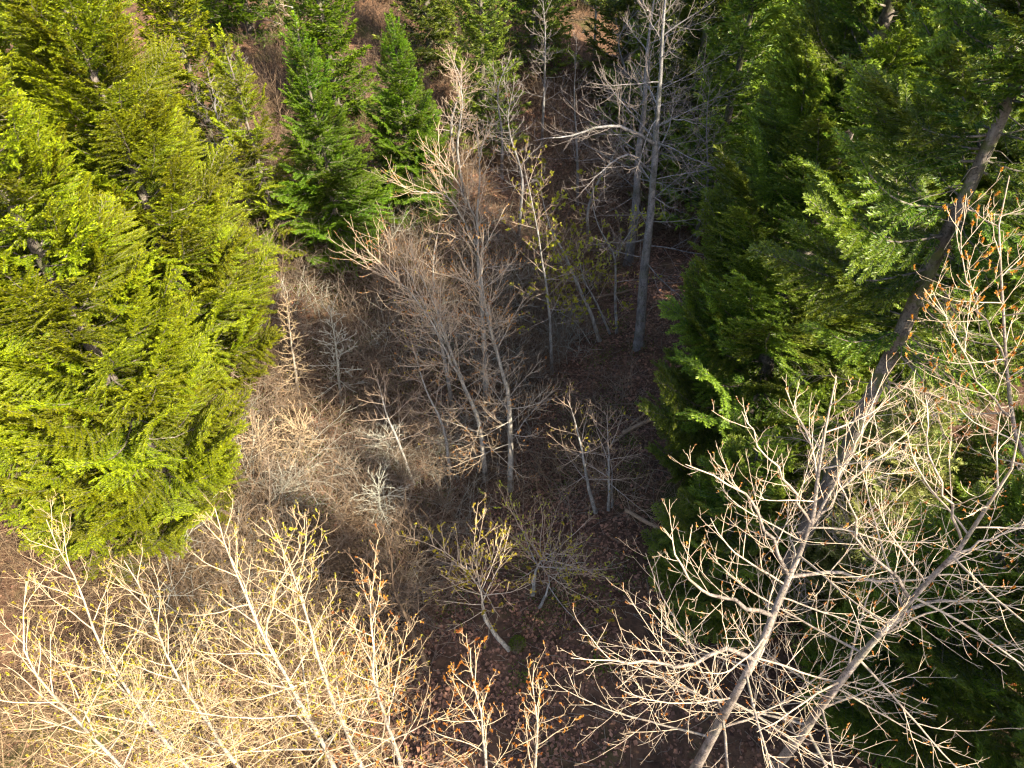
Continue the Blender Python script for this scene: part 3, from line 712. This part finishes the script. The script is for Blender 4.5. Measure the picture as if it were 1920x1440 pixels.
# foreground: tall cottonwoods and budding maples close below the camera
FG = 'bare cottonwoods in the right foreground'
bare_tree('cottonwood_tree', 'big bare cottonwood in the lower right, a long pale limb reaching left', [(4.1, 4.9, 2.6), (4.15, 5.0, 12), (4.25, 5.26, 17.45), (4.56, 5.78, 18.86), (4.76, 6.15, 19.81), (4.86, 6.36, 20.61), (4.76, 6.65, 21.62), (4.7, 6.95, 22.51), (4.71, 7.21, 23.2)], .215, 'cotton', M_COTTON, 261, M_BUD_O, 7000, .024, FG, t0=.58, lim=24, L1=(4.4, .9),
    extra=[[(4.29, 5.4, 18.0), (3.75, 5.39, 18.31), (2.99, 5.01, 18.49), (2.38, 4.92, 18.83), (1.63, 4.81, 19.14), (.93, 4.76, 19.38)],
           [(4.71, 6.08, 19.6), (4.2, 6.35, 20.46), (3.75, 6.6, 21.14), (3.15, 6.65, 21.62), (2.64, 6.63, 21.9)],
           [(4.56, 5.78, 18.86), (3.81, 5.76, 19.27), (3.06, 5.75, 19.83), (2.6, 5.95, 20.47), (2.38, 6.13, 20.94)],
           [(4.81, 6.39, 20.64), (4.22, 6.59, 21.56), (3.67, 6.73, 22.28), (3.33, 6.85, 22.84)],
           [(4.67, 6.05, 19.56), (5.53, 6.21, 19.45), (6.47, 6.22, 19.17), (7.56, 6.34, 19.15), (8.48, 6.29, 18.95)],
           [(4.85, 6.36, 20.6), (5.5, 6.84, 21.25), (6.19, 7.26, 21.68), (6.67, 7.48, 22.19)],
           [(4.87, 6.39, 20.64), (5.23, 6.83, 21.53), (5.41, 7.1, 22.23), (5.58, 7.45, 23.03)]])
bare_tree('cottonwood_tree', 'bare cottonwood slanting across the lower right corner behind the big one', [(5.7, 4.9, 3.0), (5.72, 5.0, 12), (5.86, 5.23, 17.71), (6.39, 5.63, 19.7), (6.74, 5.84, 21.08), (6.81, 5.99, 21.95), (6.83, 6.06, 22.6), (6.71, 6.13, 23.39)], .195, 'cotton', M_COTTON, 262, M_BUD_O, 5000, .024, FG, t0=.58, lim=24, L1=(4.6, .9),
    extra=[[(6.67, 5.83, 20.6), (7.41, 6.07, 20.59), (8.25, 6.3, 20.69), (8.94, 6.48, 20.88)], [(6.2, 5.5, 18.9), (7.25, 5.91, 18.99), (8.16, 5.99, 18.93), (9.19, 5.83, 18.76)],
           [(6.74, 5.84, 21.08), (6.25, 6.22, 22.04), (5.91, 6.45, 22.72), (5.69, 6.66, 23.36)], [(6.4, 5.65, 19.77), (5.62, 6.07, 20.59), (5.22, 6.3, 21.27), (4.91, 6.51, 21.92)]])
bare_tree('cottonwood_tree', 'slender bare cottonwood with reddish tips along the right edge', [(15.6, 6.6, 6.0), (14.9, 6.9, 12), (12.0, 8.0, 17.4), (10.3, 8.95, 19.41), (9.61, 9.64, 20.98), (9.18, 10.24, 22.32), (8.77, 10.7, 23.51), (8.6, 10.99, 24.39)], .13, 'cotton', M_COTTON, 263, M_BUD_O, 7000, .032, FG, t0=.66, lim=16, L1=(2.3, .8),
    extra=[[(9.97, 9.2, 20.09), (9.18, 9.42, 20.76), (8.47, 9.77, 21.55), (7.73, 10.29, 22.52)], [(9.59, 9.78, 21.13), (8.7, 10.32, 22.26), (8.14, 10.6, 23.13), (8.02, 10.91, 24.02)]])
BG = 'budding maples in the left foreground'
bare_tree('maple_tree', 'white-barked budding maple with a forked trunk rising from the bottom edge', [(-4.9, 6.3, -.2), (-4.95, 6.35, 9), (-5.03, 6.52, 14.44), (-5.32, 6.87, 15.81), (-5.49, 7.21, 17.02), (-5.59, 7.51, 18.35), (-5.69, 7.75, 19.2)], .11, 'maple', M_PALE, 271, M_BUD_Y, 15000, .030, BG, t0=.50, lim=34, L1=(4.0, .9),
    extra=[[(-5.25, 6.8, 15.6), (-5.06, 7.23, 16.76), (-4.38, 7.79, 17.91), (-4.15, 8.07, 18.64)]])
bare_tree('maple_tree', 'slim budding maple close right of the forked white one', [(-4.4, 6.5, 0), (-4.4, 6.55, 9), (-4.44, 6.73, 13.94), (-4.63, 7.39, 15.77), (-4.84, 7.78, 17.33), (-5.0, 8.11, 18.3)], .11, 'maple', M_PALE, 272, M_BUD_Y, 11000, .030, BG, t0=.52, lim=28, L1=(3.4, .9))
bare_tree('maple_tree', 'orange-tipped budding maple beside the dark brush in the lower middle', [(-3.1, 6.2, .4), (-3.1, 6.3, 9), (-3.15, 6.48, 14.4), (-3.12, 6.95, 15.2), (-3.13, 7.34, 16.2), (-2.91, 7.75, 17.0)], .11, 'maple', M_PALE, 273, M_BUD_O, 7000, .034, BG, t0=.55, lim=28, L1=(3.0, .9))
bare_tree('maple_tree', 'budding maple in the lower left corner', [(-10.1, 5.6, -1), (-10.0, 5.7, 8), (-9.91, 6.1, 15.45), (-9.9, 6.65, 16.73), (-9.7, 7.07, 17.7)], .095, 'maple', M_PALE, 274, M_BUD_Y, 13000, .030, BG, t0=.45, lim=34, L1=(4.0, .9))
bare_tree('maple_tree', 'leaning budding maple right of the lower left corner one', [(-9.5, 6.3, -1), (-9.5, 6.6, 9), (-9.5, 7.08, 14.3), (-9.49, 7.7, 16.38), (-9.61, 8.04, 17.74), (-9.61, 8.19, 18.2)], .095, 'maple', M_PALE, 275, M_BUD_Y, 13000, .030, BG, t0=.45, lim=34, L1=(4.0, .9))
bare_tree('maple_tree', 'lower budding maple between the corner maples and the forked white one', [(-8.2, 6.6, -.8), (-8.3, 6.8, 7), (-8.37, 7.15, 12.94), (-8.61, 7.87, 14.83), (-8.78, 8.34, 16.4)], .09, 'maple', M_PALE, 276, M_BUD_Y, 13000, .030, BG, t0=.42, lim=34, L1=(4.0, 1.0))
bare_tree('maple_tree', 'maple top with orange buds poking up at the bottom middle', [(-.5, 5.0, 1.2), (-.5, 5.1, 9), (-.55, 5.44, 14.6), (-.69, 5.72, 15.6), (-.82, 6.06, 16.9)], .10, 'maple', M_PALE, 277, M_BUD_O, 2400, .036, BG, t0=.62, lim=18, L1=(1.9, .8))
bare_tree('maple_tree', 'second small maple top at the bottom middle, right of the first', [(.6, 5.2, 1.6), (.6, 5.3, 9), (.57, 5.63, 14.2), (.44, 5.9, 15.2), (.46, 6.11, 16.1)], .09, 'maple', M_PALE, 278, M_BUD_O, 2000, .036, BG, t0=.64, lim=16, L1=(1.7, .7))
#TREES-END

# ------------------------------------------------------------------ ground cover
def litter():
    rng = np.random.default_rng(77)
    n = 150000
    # denser near the open floor of the ravine
    y = rng.uniform(6, 62, n); x = rng.normal(0, 1, n) * 9 + creekx(y) * .6 + 1
    far = rng.random(n) < .35
    x[far] = rng.uniform(-34, 30, far.sum())
    d = np.abs(x - creekx(y)); k = (d > .3) & (np.sin(x * 1.1 + 2 * np.sin(y * .4)) * np.sin(y * 1.2 + 1.5 * np.sin(x * .5)) < rng.uniform(.25, .9, n))
    x, y = x[k], y[k]; n = len(x)
    z = ground_z(x, y) + rng.uniform(.015, .06, n)
    az = rng.uniform(0, 6.28, n)
    dr = nrm(np.stack([np.cos(az), np.sin(az), rng.normal(0, .28, n)], 1))
    up = nrm(np.stack([rng.normal(0, .35, n), rng.normal(0, .35, n), np.ones(n)], 1))
    sd = nrm(np.cross(dr, up))
    mb = MB()
    l = rng.uniform(.09, .24, n)
    v, f = diamonds(np.stack([x, y, z], 1), dr, l, l * rng.uniform(.3, .5, n), sd, rng.uniform(-.5, .5, n))
    pat = .5 + .3 * np.sin(x * .8 + 1.3 * np.sin(y * .5)) * np.sin(y * .9 + np.sin(x * .6)) + .2 * np.sin(x * 2.1 + y * 1.3)
    tone = np.clip(rng.beta(1.3, 2.2, n) * (.65 + .7 * pat), 0, 1)
    mb.add(v, f, 0, np.repeat(tone, 4))
    tag(link('leaf_litter', mb.mesh('leaf_litter', [M_LITTER], smooth=False)), 'fallen brown leaves covering the ravine floor', 'leaves', kind='stuff')

def brush_patch(rng, mat, h, r, twigs, n=26, spread0=.75):
    """a patch of arching bare stems with side twigs, about three metres across"""
    x = rng.normal(0, spread0, n); y = rng.normal(0, spread0, n); z = np.full(n, -.12)
    az = rng.uniform(0, 6.28, n); spread = rng.uniform(.1, 1.1, n)
    d = nrm(np.stack([np.cos(az) * spread, np.sin(az) * spread, np.ones(n)], 1))
    L = h * np.clip(np.exp(rng.normal(-.3, .4, n)), .3, 1.3)
    N = 6; P = np.empty((n, N, 3)); P[:, 0] = np.stack([x, y, z], 1)
    for i in range(1, N):
        d = nrm(d + np.stack([np.cos(az), np.sin(az), -np.ones(n) * .7], 1) * (.16 * i / N) + rng.normal(0, .11, (n, 3)))
        P[:, i] = P[:, i - 1] + d * (L / (N - 1))[:, None]
    Rd = np.linspace(1.4, .5, N)[None] * r * np.exp(rng.normal(0, .5, n))[:, None]
    mb = MB(); v, f = tubes(P, Rd, 3); mb.add(v, f, 0, np.repeat(rng.uniform(0, 1, n), N * 3))
    P3, R3, _, _ = grow_level(rng, P, Rd, np.arange(n), .25, 1, twigs, 1, lambda t: 48 - 0 * t, lambda t, pl, g: np.clip(pl * .38 * g.uniform(.4, 1.1, len(t)), .12, .9), 4, (.0, .2), .12, .004, r * .6, r * .4)
    v, f = tubes(P3, R3, 3); mb.add(v, f, 0, np.repeat(rng.uniform(.2, 1, len(P3)), 12))
    return mb.mesh('brush_patch', [mat])

def brush(name, label, seed, centres, stems, h, mat, twigs=3, r=.008, variants=5):
    """one tangle, built from tilted copies of a few patches that share their meshes"""
    rng = np.random.default_rng(seed)
    pats = [brush_patch(rng, m, h, r, twigs) for m in (mat if isinstance(mat, (list, tuple)) else [mat]) for _ in range(variants)]
    root = link(name, None); tag(root, label, 'brush', kind='stuff')
    for x, y, k in centres:
        o = link('brush_patch', pats[rng.integers(len(pats))], root)
        e = .6; nx = -(gz(x + e, y) - gz(x - e, y)) / (2 * e); ny = -(gz(x, y + e) - gz(x, y - e)) / (2 * e)
        q = Vector((0, 0, 1)).rotation_difference(Vector((nx, ny, 1)).normalized()).to_matrix().to_4x4()
        o.matrix_local = Matrix.Translation((x, y, gz(x, y))) @ q @ Matrix.Rotation(rng.uniform(0, 6.28), 4, 'Z') @ Matrix.Scale(k, 4)

def scatter(seed, n, x0, x1, y0, y1, keep):
    rng = np.random.default_rng(seed); out = []
    while len(out) < n:
        x, y = rng.uniform(x0, x1), rng.uniform(y0, y1)
        if rng.random() < keep(x, y): out.append((x, y, rng.uniform(.6, 1.3)))
    return out

litter()
brush('undergrowth', 'tall arching grey-brown stems between the alders', 84, scatter(8, 280, -16, 4, 15, 44, lambda x, y: 1.0 if x < float(creekx(y)) + 1.5 else .1), 7, 3.6, [M_STEM, M_BRUSH, M_STEM, M_BRUSH, M_LICHEN], r=.0095, twigs=2.2, variants=2)
brush('undergrowth', 'low thin twigs on both banks of the creek', 85, [(float(creekx(y)) + dx, y, .8) for y in np.arange(12, 60, 1.0) for dx in (-1.3, .2, 1.5)], 6, 1.7, M_BRUSH, r=.007)
def _k1(x, y):
    d = x - float(creekx(y)); return 1.0 if d < -3 else (.6 if d < 0 else (.05 if y < 19 else .7))
brush('undergrowth', 'tangled bare brown brush over the floor and banks of the ravine', 81, scatter(1, 290, -19, 10, 14, 60, _k1), 13, 2.2, [M_BRUSH, M_STEM, M_TAN], r=.0075, variants=3)
brush('undergrowth', 'sun-bleached tangle of bare twigs under the budding maples', 82, scatter(2, 200, -22, -5, 3, 18.5, lambda x, y: 1.0 if x < -6.5 else .35), 14, 2.8, M_TAN, r=.008)
brush('undergrowth', 'bare brush on the far banks behind the cottonwoods', 83, scatter(3, 280, -20, 24, 42, 92, lambda x, y: 1.0 if y < 70 else .4), 12, 3.2, M_BRUSH, r=.012)

def low_leaves():
    rng = np.random.default_rng(91); mb = MB()
    cs = scatter(5, 230, -17, 8, 12, 46, lambda x, y: .9 if x - float(creekx(y)) < -1 else .25)
    c = np.repeat(np.array(cs), 190, axis=0); n = len(c)
    x = c[:, 0] + rng.normal(0, .5, n) * c[:, 2]; y = c[:, 1] + rng.normal(0, .5, n) * c[:, 2]
    z = ground_z(x, y) + np.abs(rng.normal(0, .24, n)) * c[:, 2]
    d = nrm(rng.normal(0, 1, (n, 3)) + [0, 0, .5])
    v, f = diamonds(np.stack([x, y, z], 1), d, rng.uniform(.06, .17, n), rng.uniform(.02, .045, n), perp(d, rng), rng.uniform(0, .6, n))
    mb.add(v, f, 0, np.repeat(np.clip(rng.normal(.4, .25, n), 0, 1), 4))
    tag(link('ground_cover', mb.mesh('ground_cover', [M_GREEN])), 'patches of low green leaves and moss among the brush', 'plants', kind='stuff')
low_leaves()

# ------------------------------------------------------------------ fallen wood and the mossy stump
def fallen(name, label, a, b, r0, r1, mat, seed, cat='log', lift=.05, stubs=3):
    rng = np.random.default_rng(seed)
    n = 14; s_ = np.linspace(0, 1, n)
    x = a[0] + (b[0] - a[0]) * s_ + np.cumsum(rng.normal(0, .02, n)); y = a[1] + (b[1] - a[1]) * s_ + np.cumsum(rng.normal(0, .02, n))
    z = ground_z(x, y) ; z = np.maximum(z, np.linspace(z[0], z[-1], n)) * .7 + z * .3 + r0 * .6 + lift
    P = np.stack([x, y, z], 1); rad = np.linspace(r0, r1, n)
    base = P[0].copy()
    root = link(name, trunk_mesh(name, P - base, rad, mat, 8, .3, .10, seed), None, base); tag(root, label, cat, 'fallen wood on the ravine floor')
    for i in range(stubs):
        k = rng.integers(3, n - 1); d = nrm(rng.normal(0, 1, 3) + [0, 0, .6]); L = rng.uniform(.3, 1.1)
        u = np.linspace(0, 1, 5)
        link('branch_stub', trunk_mesh('branch_stub', P[k] - base + d * (L * u)[:, None] + rng.normal(0, .02, (5, 3)), np.linspace(rad[k] * .4, .006, 5), mat, 5, .6, .05, seed + i), root)
    return root
fallen('fallen_branch', 'reddish fallen branch lying between the tan shrubs and the whitest lichen shrub', (-9.6, 23.1), (-7.2, 21.9), .045, .03, M_DEADWOOD, 601, 'branch', .5, 1)
fallen('fallen_log', 'grey fallen log under the yellow-budded vine maple', (-4.2, 18.9), (-2.0, 17.9), .10, .07, M_ALDER, 602)
fallen('fallen_log', 'splintered orange-brown log at the foot of the dark fir', (6.1, 25.2), (8.4, 26.1), .13, .10, M_DEADWOOD, 603, stubs=6)
fallen('fallen_log', 'thin brown log crossing the splintered one', (5.2, 24.3), (7.6, 26.6), .07, .05, M_DEADWOOD, 604)
fallen('fallen_branch', 'long brown branch lying behind the mossy thin alder', (2.0, 23.2), (5.2, 24.6), .06, .03, M_BRUSH, 605, 'branch', .15, 4)
fallen('fallen_log', 'brown log in the shade right of the leafy floor', (5.6, 19.9), (7.6, 18.2), .11, .08, M_DEADWOOD, 606)
fallen('fallen_branch', 'bleached curved branch on the brushy bank below the saplings', (-8.9, 26.0), (-5.6, 26.6), .04, .02, M_PALE, 607, 'branch', .6, 3)
fallen('fallen_branch', 'thin dark branch across the open leafy floor', (2.2, 13.4), (4.3, 14.9), .035, .02, M_BRUSH, 608, 'branch', .03, 2)
fallen('fallen_log', 'mossy log bridging the creek above the leaning alder', (2.2, 38.0), (8.4, 38.6), .14, .09, M_BRUSH, 609, 'log', .35, 4)
fallen('fallen_branch', 'crooked branch lying on the litter near the low dark fir', (4.6, 18.4), (6.4, 17.0), .03, .015, M_BRUSH, 610, 'branch', .12, 5)

def mossy_stump(x, y, seed):
    rng = np.random.default_rng(seed); z = gz(x, y)
    n, S = 9, 14
    h = np.linspace(0, 1, n); th = np.arange(S) * 2 * math.pi / S
    prof = .34 * np.cos(h * math.pi / 2) ** .55 + .02
    rr_ = prof[:, None] * (1 + .18 * np.sin(th * 3 + 1)[None] + rng.normal(0, .06, (n, S)))
    v = np.stack([rr_ * np.cos(th)[None], rr_ * np.sin(th)[None], (h * .42 - .05)[:, None] * np.ones(S)], -1).reshape(-1, 3)
    i = np.arange(n - 1)[:, None] * S; k = np.arange(S)[None]; k2 = (k + 1) % S
    mb = MB(); mb.add(v, np.stack([i + k, i + k2, i + S + k2, i + S + k], -1).reshape(-1, 4), 0, 0)
    root = link('stump', mb.mesh('stump', [M_BRUSH]), None, (x, y, z)); tag(root, 'small mossy green stump at the foot of the curved vine maple', 'stump')
    m = 900; a = rng.uniform(0, 6.28, m); hh = rng.uniform(0, 1, m) ** .7
    p = np.interp(hh, h, prof); b = np.stack([p * np.cos(a), p * np.sin(a), hh * .42 - .04], 1)
    d = nrm(np.stack([np.cos(a), np.sin(a), .4 + hh], 1) + rng.normal(0, .4, (m, 3)))
    mb = MB(); v, f = diamonds(b, d, rng.uniform(.04, .09, m), rng.uniform(.012, .02, m), perp(d, rng), rng.uniform(0, .5, m)); mb.add(v, f, 0, np.repeat(rng.uniform(.2, .9, m), 4))
    tag(link('moss', mb.mesh('moss', [M_GREEN]), root), kind='stuff')
mossy_stump(.25, 13.6, 611)

def twig_litter():
    rng = np.random.default_rng(95); n = 5200
    y = rng.uniform(8, 58, n); x = rng.uniform(-16, 12, n); az = rng.uniform(0, 6.28, n); L = np.exp(rng.normal(-.5, .6, n))
    u = np.linspace(-.5, .5, 4)
    X = x[:, None] + np.cos(az)[:, None] * L[:, None] * u + rng.normal(0, .03, (n, 4)); Y = y[:, None] + np.sin(az)[:, None] * L[:, None] * u + rng.normal(0, .03, (n, 4))
    P = np.stack([X, Y, ground_z(X, Y) + .05 + rng.uniform(0, .2, (n, 1)) * np.linspace(0, 1, 4)[None]], -1)
    mb = MB(); v, f = tubes(P, (np.linspace(1, .5, 4)[None] * rng.uniform(.006, .02, n)[:, None]), 3); mb.add(v, f, 0, np.repeat(rng.uniform(0, 1, n), 12))
    tag(link('twig_litter', mb.mesh('twig_litter', [M_STEM])), 'fallen twigs scattered over the ravine floor', 'twigs', kind='stuff')
twig_litter()
